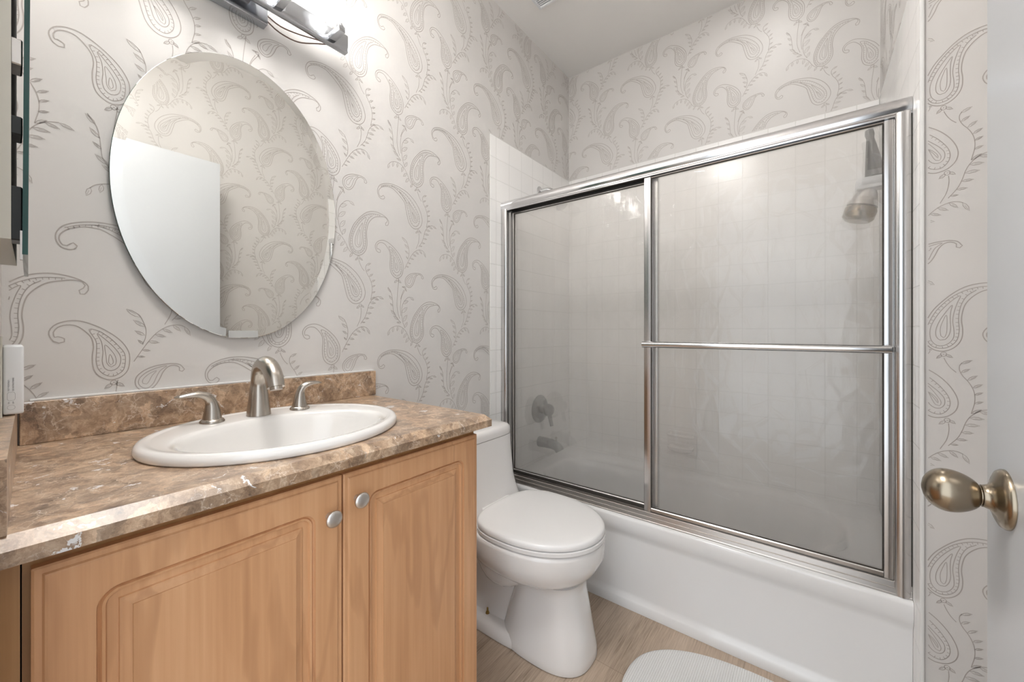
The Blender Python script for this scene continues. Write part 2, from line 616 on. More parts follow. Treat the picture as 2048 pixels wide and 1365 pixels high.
# ------------------------------------------------------------------ wallpaper: one drop of the pattern, in 0.1 mm from the foot of the long paisley
STROKES=[(26,True,[(-1496,904),(-1543,827),(-1637,808),(-1729,843),(-1793,950),(-1809,1071),(-1786,1177),(-1718,1292),(-1602,1376),(-1424,1449),
(-1207,1490),(-957,1489),(-727,1449),(-489,1383),(-273,1262),(-79,1112),(77,938),(191,755),(270,552),(287,374),(241,208),(148,90),(48,27),(-107,-5),
(-245,40),(-368,166),(-436,341),(-484,522),(-529,704),(-583,906),(-688,1031),(-830,1146),(-983,1254),(-1133,1335),(-1280,1354),(-1448,1336),
(-1613,1259),(-1706,1173),(-1757,1075),(-1752,972),(-1706,890),(-1648,885),(-1555,962)]),(20,False,[(-1683,1268),(-1472,1371),(-1280,1414),
(-1083,1435),(-856,1394),(-622,1315),(-409,1195),(-218,1032),(-51,852),(91,630),(148,445),(134,281),(62,158),(-23,96),(-135,100),(-245,169),
(-328,312),(-382,493),(-436,697),(-503,894),(-622,1088),(-779,1235),(-957,1341),(-1108,1397),(-1231,1416)]),(20,True,[(-830,1308),(-622,1189),
(-409,1042),(-218,851),(-51,670),(48,506),(48,349),(-23,253),(-121,249),(-218,335),(-273,491),(-328,697),(-409,889),(-543,1052),(-701,1175)]),
(16,True,[(-409,1016),(-245,813),(-135,657),(-51,514),(-9,402),(-37,312),(-107,333),(-163,438),(-218,593),(-300,787)]),(16,True,[(-245,658),
(-149,522),(-65,377),(-79,475),(-163,593)]),(26,True,[(1135,3120),(1151,3041),(1215,3041),(1273,3137),(1273,3220),(1215,3305),(1104,3376),(931,3431),
(747,3455),(536,3425),(359,3348),(186,3214),(16,3031),(-137,2828),(-247,2599),(-309,2382),(-328,2174),(-293,1976),(-219,1835),(-96,1751),(30,1732),
(172,1793),(287,1917),(353,2087),(365,2301),(345,2536),(365,2752),(418,2949),(536,3123),(686,3246),(869,3307),(1056,3343),(1183,3311),(1225,3237),
(1199,3176)]),(20,False,[(931,3368),(747,3368),(566,3344),(388,3275),(215,3163),(44,2985),(-96,2785),(-200,2557),(-266,2339),(-279,2157),(-247,1984),
(-165,1856),(-40,1807),(86,1827),(200,1916),(278,2061),(307,2290),(295,2526),(307,2740),(353,2962),(447,3156),(596,3284)]),(20,True,[(330,3155),
(215,3076),(44,2868),(-96,2630),(-192,2379),(-211,2170),(-178,1996),(-82,1883),(30,1880),(129,1944),(209,2088),(215,2274),(195,2506),(215,2721),
(272,2970)]),(20,True,[(186,2925),(72,2743),(-40,2512),(-101,2293),(-96,2113),(-26,2022),(58,2036),(129,2153),(157,2315),(152,2524),(157,2735)]),
(16,True,[(86,2668),(16,2497),(-26,2307),(-12,2128),(36,2084),(78,2170),(95,2356)]),(26,True,[(920,2055),(920,1986),(842,1960),(765,2002),(713,2102),
(704,2209),(765,2329),(873,2408),(1030,2451),(1189,2433),(1384,2342),(1566,2217),(1735,2059),(1855,1891),(1931,1699),(1941,1498),(1907,1291),
(1803,1150),(1657,1091),(1516,1133),(1401,1246),(1345,1422),(1335,1646),(1351,1873),(1319,2064),(1221,2216),(1093,2332),(951,2354),(827,2299),
(765,2192),(781,2086),(827,2099)]),(20,True,[(1286,2255),(1450,2212),(1617,2055),(1752,1876),(1855,1689),(1865,1460),(1820,1281),(1667,1172),
(1533,1219),(1433,1349),(1394,1541),(1401,1767),(1391,1991)]),(20,True,[(1410,2163),(1550,2016),(1684,1837),(1779,1650),(1786,1478),(1738,1358),
(1633,1302),(1533,1361),(1490,1526),(1500,1753),(1476,1976)]),(16,True,[(1533,1900),(1650,1746),(1711,1583),(1704,1439),(1633,1388),(1566,1479),
(1550,1647)]),(16,True,[(1610,1684),(1657,1576),(1664,1477),(1627,1430),(1593,1497)]),(26,True,[(361,-1959),(317,-2012),(258,-1990),(258,-1902),
(157,-1844),(42,-1871),(-56,-1993),(-126,-2170),(-210,-2324),(-333,-2424),(-455,-2408),(-540,-2319),(-567,-2200),(-535,-2064),(-414,-1937),
(-237,-1848),(-42,-1807),(128,-1800),(273,-1839),(337,-1926)]),(20,True,[(14,-1846),(-182,-1890),(-374,-1988),(-495,-2128),(-503,-2257),(-428,-2349),
(-333,-2360),(-237,-2255),(-182,-2109),(-112,-1959)]),(16,True,[(-182,-1954),(-319,-2023),(-428,-2145),(-428,-2247),(-360,-2266),(-306,-2172),
(-265,-2070)]),(20,False,[(-627,-2534),(-719,-2723),(-784,-2915)]),(20,False,[(122,-124),(128,-306),(85,-559),(-28,-811)]),(20,False,[(114,-706),
(273,-487),(361,-266),(420,-56),(509,115),(660,259),(845,322)]),(20,False,[(-588,-1702),(-455,-1454),(-319,-1215),(-182,-1024),(-14,-884),(157,-821),
(302,-834),(375,-874)]),(20,False,[(-441,-1297),(-387,-1150),(-379,-917),(-455,-665),(-508,-572)]),(20,False,[(2430,-1439),(2321,-1382),(2213,-1238),
(2106,-1038),(1965,-880),(1792,-793),(1588,-783),(1388,-860),(1290,-964)]),(20,False,[(1843,-646),(1655,-468),(1504,-239),(1471,-25),(1448,221),
(1405,457),(1323,592),(1258,705)]),(20,False,[(1775,-483),(1696,-253),(1655,18),(1672,453),(1723,904),(1744,1085)]),(20,False,[(1843,-372),
(1819,-150),(1819,81),(1878,392),(2070,717)]),(20,False,[(2035,-856),(1930,-630),(1878,-330),(1895,-6),(2000,208),(2177,371),(2303,379)]),
(20,False,[(40,1562),(88,1436),(165,1299),(256,1198)]),(20,False,[(353,1451),(316,1379),(308,1281),(335,1184),(381,1090),(446,998),(519,852),
(565,678),(568,471),(537,302),(510,174)])]
LEAVES=[(-575,-2430,-719,-2422,30),(-561,-2464,-495,-2597,30),(71,-66,-51,-169,45),(128,-42,244,-122,45),(157,-663,296,-658,30),
(258,-519,450,-512,30),(346,-325,554,-319,30),(405,-128,654,-117,30),(479,63,727,56,30),(645,239,860,178,30),(845,314,1065,229,30),
(-521,-1591,-387,-1604,30),(-441,-1437,-287,-1460,30),(-333,-1233,-126,-1268,30),(-210,-1060,-9,-1122,30),(-70,-931,122,-1023,30),
(128,-832,287,-985,30),(361,-866,479,-1099,30),(-422,-1290,-521,-1186,30),(-395,-1076,-575,-965,30),(-387,-869,-601,-710,30),(-468,-645,-719,-455,30),
(1306,-944,1241,-1148,42),(1488,-826,1454,-1021,42),(1689,-799,1655,-982,42),(1930,-862,1868,-1091,42),(2106,-1067,1948,-1239,42),
(2213,-1238,2053,-1434,42),(2394,-1420,2292,-1574,42),(1843,-646,1632,-634,30),(1723,-530,1481,-375,30),(1588,-350,1372,-162,30),
(1478,-22,1339,107,30),(1448,221,1290,405,30),(1388,507,1225,691,30),(2035,-827,2148,-614,42),(1948,-595,2134,-331,42),(1888,-254,2141,-30,42),
(1930,109,2195,231,42),(2285,383,2474,273,42),(1657,1005,1523,901,45),(1704,1010,1855,916,45),(7,1646,-97,1541,40),(65,1648,199,1569,40),
(338,1422,528,1516,30),(335,1198,492,1298,30),(446,1012,615,1136,30),(537,826,703,924,30),(565,650,709,720,30),(559,429,712,488,30),
(514,175,682,293,30)]
DOTS=[(99,-49,55),(-580,-2444,45),(1677,1025,55),(34,1655,55)]
COL, DROP = 0.26035, 0.6393


def build_cell():
    """list of (points 2-D in metres, width, closed)"""
    out = []
    for w, closed, pts in STROKES:
        P = [(x / 1e4, z / 1e4, 0) for x, z in pts]
        out.append((catmull(P, 0.0045, closed), w / 1e4, closed))
    # short ticks inside the second outline of each paisley
    for idx in (1, 6, 11):
        w, closed, pts = STROKES[idx]
        S_ = catmull([(x / 1e4, z / 1e4, 0) for x, z in pts], 0.0045, closed)
        cx = sum(p.x for p in S_) / len(S_)
        cz = sum(p.y for p in S_) / len(S_)
        area = sum(a.x * b.y - b.x * a.y for a, b in zip(S_, S_[1:] + S_[:1]))
        sg = 1 if area > 0 else -1
        acc = 0
        for a, b in zip(S_, S_[1:]):
            acc += (b - a).length
            if acc > 0.0085:
                acc = 0
                d = (b - a).normalized()
                nrm = Vector((-d.y, d.x, 0)) * sg
                out.append(([a, a + nrm * 0.0052], 0.0015, False))
    for x0, z0, x1, z1, wd in LEAVES:
        a, b = Vector((x0 / 1e4, z0 / 1e4, 0)), Vector((x1 / 1e4, z1 / 1e4, 0))
        d = b - a
        nr = Vector((-d.y, d.x, 0))
        f = wd / 100 * 0.62
        loop = [a, a + d * 0.3 + nr * f * 0.7, a + d * 0.62 + nr * f * 0.75, b, a + d * 0.66 - nr * f * 0.55, a + d * 0.3 - nr * f * 0.6]
        out.append((catmull(loop, 0.006, True), 0.0017, True))
        out.append(([a + d * 0.35, a + d * 0.85], 0.0010, False))
    for x, z, r in DOTS:
        c = Vector((x / 1e4, z / 1e4, 0))
        r = r / 1e4
        out.append(([c + Vector((math.cos(t), math.sin(t), 0)) * r for t in [2 * PI * k / 12 for k in range(12)]], 0.0017, True))
        out.append(([c + Vector((-0.0012, 0, 0)), c + Vector((0.0012, 0, 0))], 0.0022, False))
    return out


CELL = build_cell()


def paper_ink(bm, origin, u_axis, normal, base, u0, u1, z0, z1, keep=None, mi=1):
    """draw the pattern as thin strokes of ink lying on a wall: wall point = origin + u*u_axis, z up"""
    o, ua, nr = Vector(origin), Vector(u_axis), Vector(normal)
    lift = nr * 0.0004
    up = Vector((0, 0, 1))
    i0, i1 = int((u0 - base[0]) / COL) - 2, int((u1 - base[0]) / COL) + 2
    for i in range(i0, i1 + 1):
        bu = base[0] + i * COL
        bz0 = base[1] - i * DROP / 2
        j0, j1 = int(math.floor((z0 - bz0) / DROP)) - 1, int(math.ceil((z1 - bz0) / DROP)) + 1
        for j in range(j0, j1 + 1):
            bz = bz0 + j * DROP
            if bz + 0.45 < z0 or bz - 0.35 > z1 or bu + 0.3 < u0 or bu - 0.3 > u1:
                continue
            for pts, w, closed in CELL:
                n = len(pts)
                prev = None
                first = None
                for k in range(n + (1 if closed else 0)):
                    p = pts[k % n]
                    u, z = bu + p.x, bz + p.y
                    ok = u0 < u < u1 and z0 < z < z1 and (keep is None or keep(u, z))
                    if not ok:
                        prev = None
                        continue
                    if closed:
                        d = pts[(k + 1) % n] - pts[(k - 1) % n]
                    else:
                        d = pts[min(k + 1, n - 1)] - pts[max(k - 1, 0)]
                    d.normalize()
                    hx, hz = -d.y * w * 0.42, d.x * w * 0.42
                    a = bm.verts.new(o + ua * (u + hx) + up * (z + hz) + lift)
                    b = bm.verts.new(o + ua * (u - hx) + up * (z - hz) + lift)
                    if prev:
                        f = bm.faces.new([prev[0], prev[1], b, a])
                        f.material_index = mi
                    prev = (a, b)


def slab(bm, p0, p1, thick, z0, z1, mi=0):
    """wall slab from p0 to p1 in plan; thick goes to the left of p0->p1"""
    a, b = Vector((*p0, 0)), Vector((*p1, 0))
    d = (b - a).normalized()
    n = Vector((-d.y, d.x, 0)) * thick
    q = [a, b, b + n, a + n]
    put(bm, [(p.x, p.y, z0) for p in q] + [(p.x, p.y, z1) for p in q],
        [(0, 3, 2, 1), (4, 5, 6, 7), (0, 1, 5, 4), (1, 2, 6, 5), (2, 3, 7, 6), (3, 0, 4, 7)], mi)


# ------------------------------------------------------------------ the room
bm = bm_new()
box(bm, (-0.1, -1.6, -0.05), (2.4, YB + 0.1, 0.0))
struct('floor', bm, M['floor'])

bm = bm_new()
box(bm, (-0.1, -0.14, ZC), (XR + 0.1, YB + 0.1, ZC + 0.05))
struct('ceiling', bm, M['ceiling'])

bm = bm_new()
box(bm, (-0.1, -0.14, 0), (0, YB + 0.1, ZC))
paper_ink(bm, (0, 0, 0), (0, 1, 0), (1, 0, 0), (0.7668, 1.8763), 0.003, YB - 0.003, 0.3, ZC - 0.003,
          lambda u, z: u < YF - 0.006 or z > TILE_TOP + 0.004)
struct('wall_left', bm, [M['paper'], M['ink']])

bm = bm_new()
box(bm, (0, YB, 0), (XR + 0.1, YB + 0.1, ZC))
paper_ink(bm, (0, YB, 0), (1, 0, 0), (0, -1, 0), (1.059, 2.501), 0.003, W - 0.003, TILE_TOP + 0.004, ZC - 0.003)
struct('wall_back', bm, [M['paper'], M['ink']])

# block of wall between the tub and the room: its face to the tub, and the narrow strip facing the camera
bm = bm_new()
box(bm, (W, YF, 0), (XR + 0.1, YB, ZC))
paper_ink(bm, (0, YF, 0), (1, 0, 0), (0, -1, 0), (1.55, 1.553), W + 0.012, XR - 0.002, 0.02, ZC - 0.003)
paper_ink(bm, (W, 0, 0), (0, -1, 0), (-1, 0, 0), (-1.9, 2.45), -YB + 0.003, -YF - 0.003, TILE_TOP + 0.004, ZC - 0.003)
struct('wall_alcove', bm, [M['paper'], M['ink']])

bm = bm_new()
box(bm, (XR, -0.14, 0), (XR + 0.1, YF, ZC))
paper_ink(bm, (XR, 0, 0), (0, -1, 0), (-1, 0, 0), (-0.536, 2.246), -YF + 0.003, 0.0, 0.3, ZC - 0.003)
struct('wall_right', bm, [M['paper'], M['ink']])

# door wall: slightly out of square, with the doorway the camera stands in
DX0, DX1, DH = 0.70, 1.46, 2.10


def yfront(x):
    return -0.0052 - 0.0248 * x


bm = bm_new()
slab(bm, (DX0, yfront(DX0)), (0, yfront(0)), 0.115, 0, ZC)
slab(bm, (XR, yfront(DX0)), (DX0, yfront(DX0)), 0.115, DH + 0.02, ZC)
slab(bm, (XR, yfront(DX0)), (DX1 + 0.04, yfront(DX0)), 0.115, 0, DH + 0.02)
bmesh.ops.recalc_face_normals(bm, faces=bm.faces[:])
struct('wall_front', bm, M['paper'])

# tile linings
T = 0.003
bm = bm_new()
box(bm, (0, YF, 0.0), (T, YB, TILE_TOP), 0.0012, 2)
struct('wall_left_tile', bm, M['tile_y'], 40)
bm = bm_new()
box(bm, (T, YB - T, 0.3), (W - T, YB, TILE_TOP), 0.0008, 1)
struct('wall_back_tile', bm, M['tile_x'], 40)
bm = bm_new()
box(bm, (W - T, YF - 0.004, 0.0), (W, YB - T, TILE_TOP), 0.0012, 2)
struct('wall_alcove_tile', bm, M['tile_y'], 40)
# rounded tile edge turning the corner to the papered strip
bm = bm_new()
box(bm, (W - T, YF - 0.008, 0.0), (W + 0.006, YF - 0.0005, TILE_TOP), 0.0035, 3)
struct('trim_1', bm, M['caulk'], 40)
# bead of caulk along the backsplash and the tub apron
bm = bm_new()
box(bm, (0.0, 0.03, 0.994), (0.012, 0.826, 0.9985), 0.002, 2)
struct('trim_2', bm, M['caulk'], 40)
# ------------------------------------------------------------------ vanity cabinet
def rrect(y0, y1, z0, z1, r, x, k=7):
    """rounded rectangle loop in the plane X = x"""
    o = []
    r = max(r, 0.0002)
    for cy, cz, a0 in ((y1 - r, z1 - r, 0), (y0 + r, z1 - r, 90), (y0 + r, z0 + r, 180), (y1 - r, z0 + r, 270)):
        for j in range(k + 1):
            a = math.radians(a0 + 90 * j / k)
            o.append((x, cy + r * math.cos(a), cz + r * math.sin(a)))
    return o


XD = 0.548      # front of the cabinet doors


def cabinet_door(y0, y1, z0, z1, parent, kx):
    bm = bm_new()
    prof = [  # inset, x, corner radius
        (0.0, XD - 0.019, 0.001), (0.0, XD - 0.0045, 0.001), (0.0025, XD - 0.003, 0.001), (0.0085, XD - 0.003, 0.001),
        (0.0105, XD - 0.0006, 0.001), (0.013, XD, 0.001), (0.0535, XD, 0.024), (0.0545, XD - 0.0050, 0.023), (0.0570, XD - 0.0062, 0.021),
        (0.0590, XD - 0.0028, 0.019), (0.0622, XD - 0.0036, 0.017), (0.0640, XD - 0.0078, 0.015), (0.0735, XD - 0.0082, 0.006),
        (0.0750, XD - 0.0080, 0.0), (0.0760, XD - 0.0056, 0.0), (0.0788, XD - 0.0052, 0.0), (0.0880, XD - 0.0012, 0.0), (0.0886, XD + 0.0003, 0.0), (0.0900, XD + 0.0002, 0.0)]
    loft(bm, [rrect(y0 + i, y1 - i, z0 + i, z1 - i, r, x) for i, x, r in prof])
    d = obj('door', bm, M['wood'], parent)
    bm = bm_new()
    lathe(bm, (XD - 0.001, kx[0], kx[1]), (1, 0, 0), [(0.0078, 0), (0.0078, 0.003), (0.0058, 0.006), (0.0055, 0.012), (0.0085, 0.0155),
                                                (0.0152, 0.0178), (0.0160, 0.0200), (0.0150, 0.0222), (0.0105, 0.0244), (0.005, 0.0254), (0.0, 0.0256)], 36)
    obj('knob', bm, M['satin'], d, 50)


vanity = thing('vanity_cabinet', 'maple bathroom vanity cabinet with two raised-panel doors and round satin knobs', 'cabinet', (0.27, 0.4, 0))
bm = bm_new()
for lo, hi in (((0.002, 0.012, 0.10), (XD - 0.022, 0.030, 0.874)), ((0.002, 0.784, 0.10), (XD - 0.022, 0.802, 0.874)), ((0.002, 0.030, 0.10), (0.014, 0.784, 0.874)),
               ((0.014, 0.030, 0.10), (XD - 0.022, 0.784, 0.118)), ((XD - 0.0425, 0.030, 0.83), (XD - 0.0225, 0.784, 0.874)), ((0.002, 0.012, 0.0), (XD - 0.08, 0.802, 0.10))):
    box(bm, lo, hi)
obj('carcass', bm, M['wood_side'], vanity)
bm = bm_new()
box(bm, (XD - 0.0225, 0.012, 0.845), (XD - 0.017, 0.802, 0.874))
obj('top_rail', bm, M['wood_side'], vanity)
cabinet_door(0.0185, 0.4085, 0.115, 0.853, vanity, (0.381, 0.782))
cabinet_door(0.4115, 0.8015, 0.115, 0.853, vanity, (0.439, 0.798))
bm = bm_new()
slab(bm, (0.535, yfront(0.53) + 0.001), (0.535, 0.0105), 0.5, 0.0, 0.873)
bmesh.ops.recalc_face_normals(bm, faces=bm.faces[:])
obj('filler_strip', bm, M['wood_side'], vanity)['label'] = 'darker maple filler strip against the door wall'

# ------------------------------------------------------------------ countertop with its splashes
SX, SY = 0.3175, 0.397
top = thing('countertop', 'brown marble-look vanity countertop with chamfered edge and backsplash', 'countertop', (0.28, 0.4, 0.875))
bm = bm_new()
x0, x1, y1 = 0.001, 0.577, 0.827
ycut = -0.004
angs = [2 * PI * k / 120 for k in range(120)]
for cxn, cyn in ((x0, ycut), (x1, ycut), (x1, y1), (x0, y1)):
    angs.append(math.atan2(cyn - SY, cxn - SX) % (2 * PI))
angs.sort()


def hit(a):
    c, s = math.cos(a), math.sin(a)
    t = 1e9
    if c > 1e-9:
        t = min(t, (x1 - SX) / c)
    if c < -1e-9:
        t = min(t, (x0 - SX) / c)
    if s > 1e-9:
        t = min(t, (y1 - SY) / s)
    if s < -1e-9:
        t = min(t, (ycut - SY) / s)
    px, py = SX + c * t, SY + s * t
    if abs(py - ycut) < 1e-6:
        py = yfront(px) + 0.0006
    return px, py


outer = [hit(a) for a in angs]
CH = 0.017


def inset(p, c):
    return (min(p[0], x1 - c), min(p[1], y1 - c * 0.7))


hole = [(SX + 0.212 * math.cos(a), SY + 0.246 * math.sin(a)) for a in angs]
loft(bm, [[(x, y, 0.875) for x, y in hole], [(x, y, 0.875) for x, y in outer], [(x, y, 0.8935) for x, y in outer],
          [(*inset(p, CH), 0.907) for p in outer],
          [(x, y, 0.907) for x, y in hole], [(x, y, 0.875) for x, y in hole]], False, False)
obj('slab', bm, M['marble'], top)
bm = bm_new()
box(bm, (0.0006, 0.017, 0.9072), (0.020, 0.827, 0.994), 0.0012, 1)
obj('backsplash', bm, M['marble'], top, 30)
bm = bm_new()
slab(bm, (0.02, yfront(0.02) + 0.001), (0.563, yfront(0.563) + 0.001), 0.019, 0.9072, 0.994)
bmesh.ops.recalc_face_normals(bm, faces=bm.faces[:])
obj('side_splash', bm, M['marble'], top)

# ------------------------------------------------------------------ sink
sink = thing('sink', 'white oval drop-in sink with a wide faucet deck', 'sink', (SX, SY, 0.907))
bm = bm_new()
A_, B_ = 0.2245, 0.257
BX, BY, BA, BB = 0.357, 0.395, 0.152, 0.203
lp = [superloop(SX, SY, z, A_ * s, B_ * s, 2, 96) for s, z in
      ((0.90, 0.9078), (0.992, 0.9078), (1.0, 0.9105), (1.002, 0.916), (0.996, 0.9215), (0.982, 0.926), (0.962, 0.9278), (0.935, 0.9272), (0.915, 0.9258), (0.90, 0.9255))]
lp += [superloop(BX, BY, z, BA * s, BB * s, 2, 96) for s, z in
       ((1.06, 0.9250), (1.02, 0.9238), (0.99, 0.919), (0.965, 0.909), (0.93, 0.888), (0.875, 0.858), (0.77, 0.825), (0.60, 0.800), (0.38, 0.786), (0.13, 0.781))]
loft(bm, lp, False, False)
obj('basin', bm, M['sink'], sink, 60)
bm = bm_new()
lathe(bm, (BX, BY, 0.779), (0, 0, 1), [(0.030, 0), (0.030, 0.003), (0.022, 0.0045), (0.020, 0.003), (0.0, 0.0035)], 32)
obj('drain', bm, M['nickel'], sink, 40)

# ------------------------------------------------------------------ widespread faucet
ZD = 0.9257
faucet = thing('faucet', 'brushed nickel widespread faucet with arched spout and two lever handles', 'faucet', (0.17, 0.394, ZD))
bm = bm_new()
pth = catmull([(0.165, 0.395, ZD), (0.165, 0.395, ZD + 0.045), (0.166, 0.395, ZD + 0.085), (0.178, 0.395, ZD + 0.117),
               (0.205, 0.395, ZD + 0.131), (0.235, 0.395, ZD + 0.124), (0.257, 0.395, ZD + 0.104), (0.268, 0.395, ZD + 0.079)], 0.006)
n_ = len(pth)
rad = []
for i in range(n_):
    t = i / (n_ - 1)
    rad.append(0.0275 - 0.0095 * min(1, t / 0.35) if t < 0.35 else 0.018 + 0.0015 * math.sin((t - 0.35) / 0.65 * PI) + 0.001 * t)
tube(bm, pth, rad, 28)
tube(bm, [(0.2683, 0.395, ZD + 0.081), (0.2705, 0.395, ZD + 0.073)], 0.0135, 24)
obj('spout', bm, M['nickel'], faucet, 50)
bm = bm_new()
tube(bm, [(0.128, 0.395, ZD), (0.128, 0.395, ZD + 0.082)], 0.0025, 12)
lathe(bm, (0.128, 0.395, ZD + 0.080), (0, 0, 1), [(0.003, 0), (0.0055, 0.003), (0.0055, 0.009), (0.003, 0.012)], 16)
obj('lift_rod', bm, M['nickel'], faucet, 50)
for cy, sg, ln in ((0.296, -1, 0.070), (0.493, 1, 0.058)):
    bm = bm_new()
    stem = catmull([(0.17, cy, ZD + 0.006), (0.17, cy, ZD + 0.026), (0.17, cy + sg * 0.002, ZD + 0.046), (0.171, cy + sg * 0.009, ZD + 0.060),
                    (0.172, cy + sg * 0.024, ZD + 0.0675), (0.173, cy + sg * 0.045, ZD + 0.0685), (0.174, cy + sg * ln, ZD + 0.0665)], 0.004)
    m_ = len(stem)
    rr, fl = [], []
    for i in range(m_):
        t = i / (m_ - 1)
        if t < 0.36:
            rr.append(0.0195 - 0.0085 * t / 0.36)
            fl.append((1, 1))
        else:
            q = (t - 0.36) / 0.64
            rr.append(0.011 - 0.0035 * q if q < 0.9 else 0.0075 - 0.045 * (q - 0.9))
            fl.append((1 + 0.25 * q, 1 - 0.62 * q))
    tube(bm, stem, rr, 24, 0, fl)
    h = obj('handle', bm, M['nickel'], faucet, 50)
    bm = bm_new()
    lathe(bm, (0.17, cy, ZD), (0, 0, 1), [(0.0245, 0), (0.0245, 0.003), (0.0225, 0.006), (0.0205, 0.0075), (0.019, 0.0085)], 32)
    obj('base_ring', bm, M['nickel'], h, 40)

# ------------------------------------------------------------------ oval mirror
mir = thing('oval_mirror', 'frameless oval wall mirror with a slanted rim above the sink', 'mirror', (0.0, 0.411, 1.512))
MY, MZ, MA, MB = 0.411, 1.510, 0.2665, 0.3905


def yz(x, s):
    return [(x, MY + (MA - s) * math.cos(t), MZ + (MB - s) * math.sin(t)) for t in [2 * PI * k / 160 for k in range(160)]]


bm = bm_new()
loft(bm, [yz(0.0135, 0.022), yz(0.0133, 0.0225)], True, True)
obj('glass', bm, M['mirror'], mir)
bm = bm_new()
loft(bm, [yz(0.0135, 0.022), yz(0.0127, 0.0008), yz(0.0123, 0.0)], False, False)
obj('bevel', bm, M['mirror'], mir)
bm = bm_new()
loft(bm, [yz(0.0123, 0.0), yz(0.0083, 0.0), yz(0.0083, 0.06)], False, False)
loft(bm, [yz(0.0083, 0.07), yz(0.0006, 0.07)], True, True)
obj('backing', bm, M['mirror_back'], mir)
bm = bm_new()
box(bm, (0.0140, 0.374, MZ - MB + 0.0015), (0.0152, 0.446, MZ - MB + 0.021), 0.0004, 1)
obj('clip', bm, M['clip'], mir)['label'] = 'clear plastic clip under the mirror'

# ------------------------------------------------------------------ vanity light bar
light = thing('vanity_light', 'chrome wall light bar with glass block shades above the oval mirror', 'lamp', (0.0, 0.3965, 2.05))
bm = bm_new()
box(bm, (0.058, 0.107, 2.050), (0.080, 0.686, 2.107), 0.0035, 2)
obj('bar', bm, M['bar_chrome'], light, 40)
bm = bm_new()
box(bm, (0.0006, 0.322, 2.030), (0.030, 0.466, 2.150), 0.002, 2)
box(bm, (0.030, 0.375, 2.062), (0.0582, 0.418, 2.096))
obj('canopy', bm, M['bar_chrome'], light, 40)
bm = bm_new()
tube(bm, catmull([(0.022, 0.466, 2.062), (0.03, 0.50, 2.047), (0.045, 0.545, 2.044), (0.058, 0.600, 2.052), (0.064, 0.632, 2.053)], 0.01), 0.0019, 8)
tube(bm, catmull([(0.020, 0.466, 2.048), (0.022, 0.50, 2.033), (0.03, 0.55, 2.030), (0.048, 0.60, 2.046), (0.060, 0.625, 2.053)], 0.01), 0.0019, 8)
obj('wire', bm, M['cable'], light, 60)
for cy in (0.629, 0.474, 0.319, 0.164):
    bm = bm_new()
    box(bm, (0.0795, cy - 0.010, 2.056), (0.146, cy + 0.010, 2.074), 0.0015, 2)
    lathe(bm, (0.132, cy, 2.0735), (0, 0, 1), [(0.011, 0), (0.011, 0.006), (0.007, 0.008), (0.007, 0.016)], 20)
    obj('arm', bm, M['bar_chrome'], light, 40)
    bm = bm_new()
    lp = []
    cxs = 0.132
    for s, z in ((0.030, 2.0815), (0.034, 2.0855), (0.034, 2.180), (0.030, 2.184)):
        lp.append([(cxs + s * a, cy + s * b_, z) for a, b_ in ((-1, -0.72), (-0.72, -1), (0.72, -1), (1, -0.72), (1, 0.72), (0.72, 1), (-0.72, 1), (-1, 0.72))])
    loft(bm, lp, True, False)
    inner = []
    for s, z in ((0.030, 2.184), (0.019, 2.184), (0.018, 2.100), (0.012, 2.096)):
        inner.append([(cxs + s * a, cy + s * b_, z) for a, b_ in ((-1, -0.72), (-0.72, -1), (0.72, -1), (1, -0.72), (1, 0.72), (0.72, 1), (-0.72, 1), (-1, 0.72))])
    loft(bm, inner, False, True)
    sh = obj('shade', bm, M['crystal'], light)
    bm = bm_new()
    lathe(bm, (cxs, cy, 2.106), (0, 0, 1), [(0.004, 0), (0.009, 0.006), (0.0105, 0.02), (0.0105, 0.045), (0.007, 0.055), (0.0, 0.058)], 16)
    obj('bulb', bm, M['bulb'], light, 60)

# ------------------------------------------------------------------ things on the door wall, seen edge-on at the far left
mc = thing('medicine_cabinet', 'slim cream wall cabinet with a mirrored glass front seen edge-on', 'cabinet', (0.3, -0.005, 1.25))
bm = bm_new()
slab(bm, (0.10, yfront(0.10) + 0.001), (0.44, yfront(0.44) + 0.001), 0.0195, 1.262, 1.95)
bmesh.ops.recalc_face_normals(bm, faces=bm.faces[:])
obj('body', bm, M['cream'], mc)
bm = bm_new()
put(bm, [(0.44, 0.0136, 1.243), (0.44, 0.0186, 1.243), (0.10, 0.0264, 1.243), (0.10, 0.0214, 1.243),
         (0.44, 0.0172, 1.95), (0.44, 0.0222, 1.95), (0.10, 0.030, 1.95), (0.10, 0.025, 1.95)],
    [(0, 3, 2, 1), (4, 5, 6, 7), (0, 1, 5, 4), (1, 2, 6, 5), (2, 3, 7, 6), (3, 0, 4, 7)])
obj('mirror_door', bm, M['glass_edge'], mc)['label'] = 'mirrored glass front with a dark green edge'
for z0, z1, mt in ((1.262, 1.335, 'black'), (1.405, 1.43, 'black'), (1.50, 1.535, 'satin')):
    bm = bm_new()
    box(bm, (0.395, 0.0035, z0), (0.435, 0.0142, z1), 0.0015, 1)
    obj('hinge', bm, M[mt], mc)
bm = bm_new()
box(bm, (0.428, 0.0118, 1.236), (0.4395, 0.0142, 1.275))
obj('clip', bm, M['satin'], mc)

ot = thing('wall_switch', 'white plastic plug-in switch with grey print above the side splash', 'switch', (0.16, 0.0, 1.0))
bm = bm_new()
box(bm, (0.085, -0.0030, 0.9962), (0.200, 0.0195, 1.114), 0.0035, 3)
obj('housing', bm, M['plastic'], ot, 40)
bm = bm_new()
box(bm, (0.075, yfront(0.1) + 0.0004, 0.985), (0.215, -0.0035, 1.13), 0.001, 1)
obj('wall_plate', bm, M['cream'], ot)
bm = bm_new()


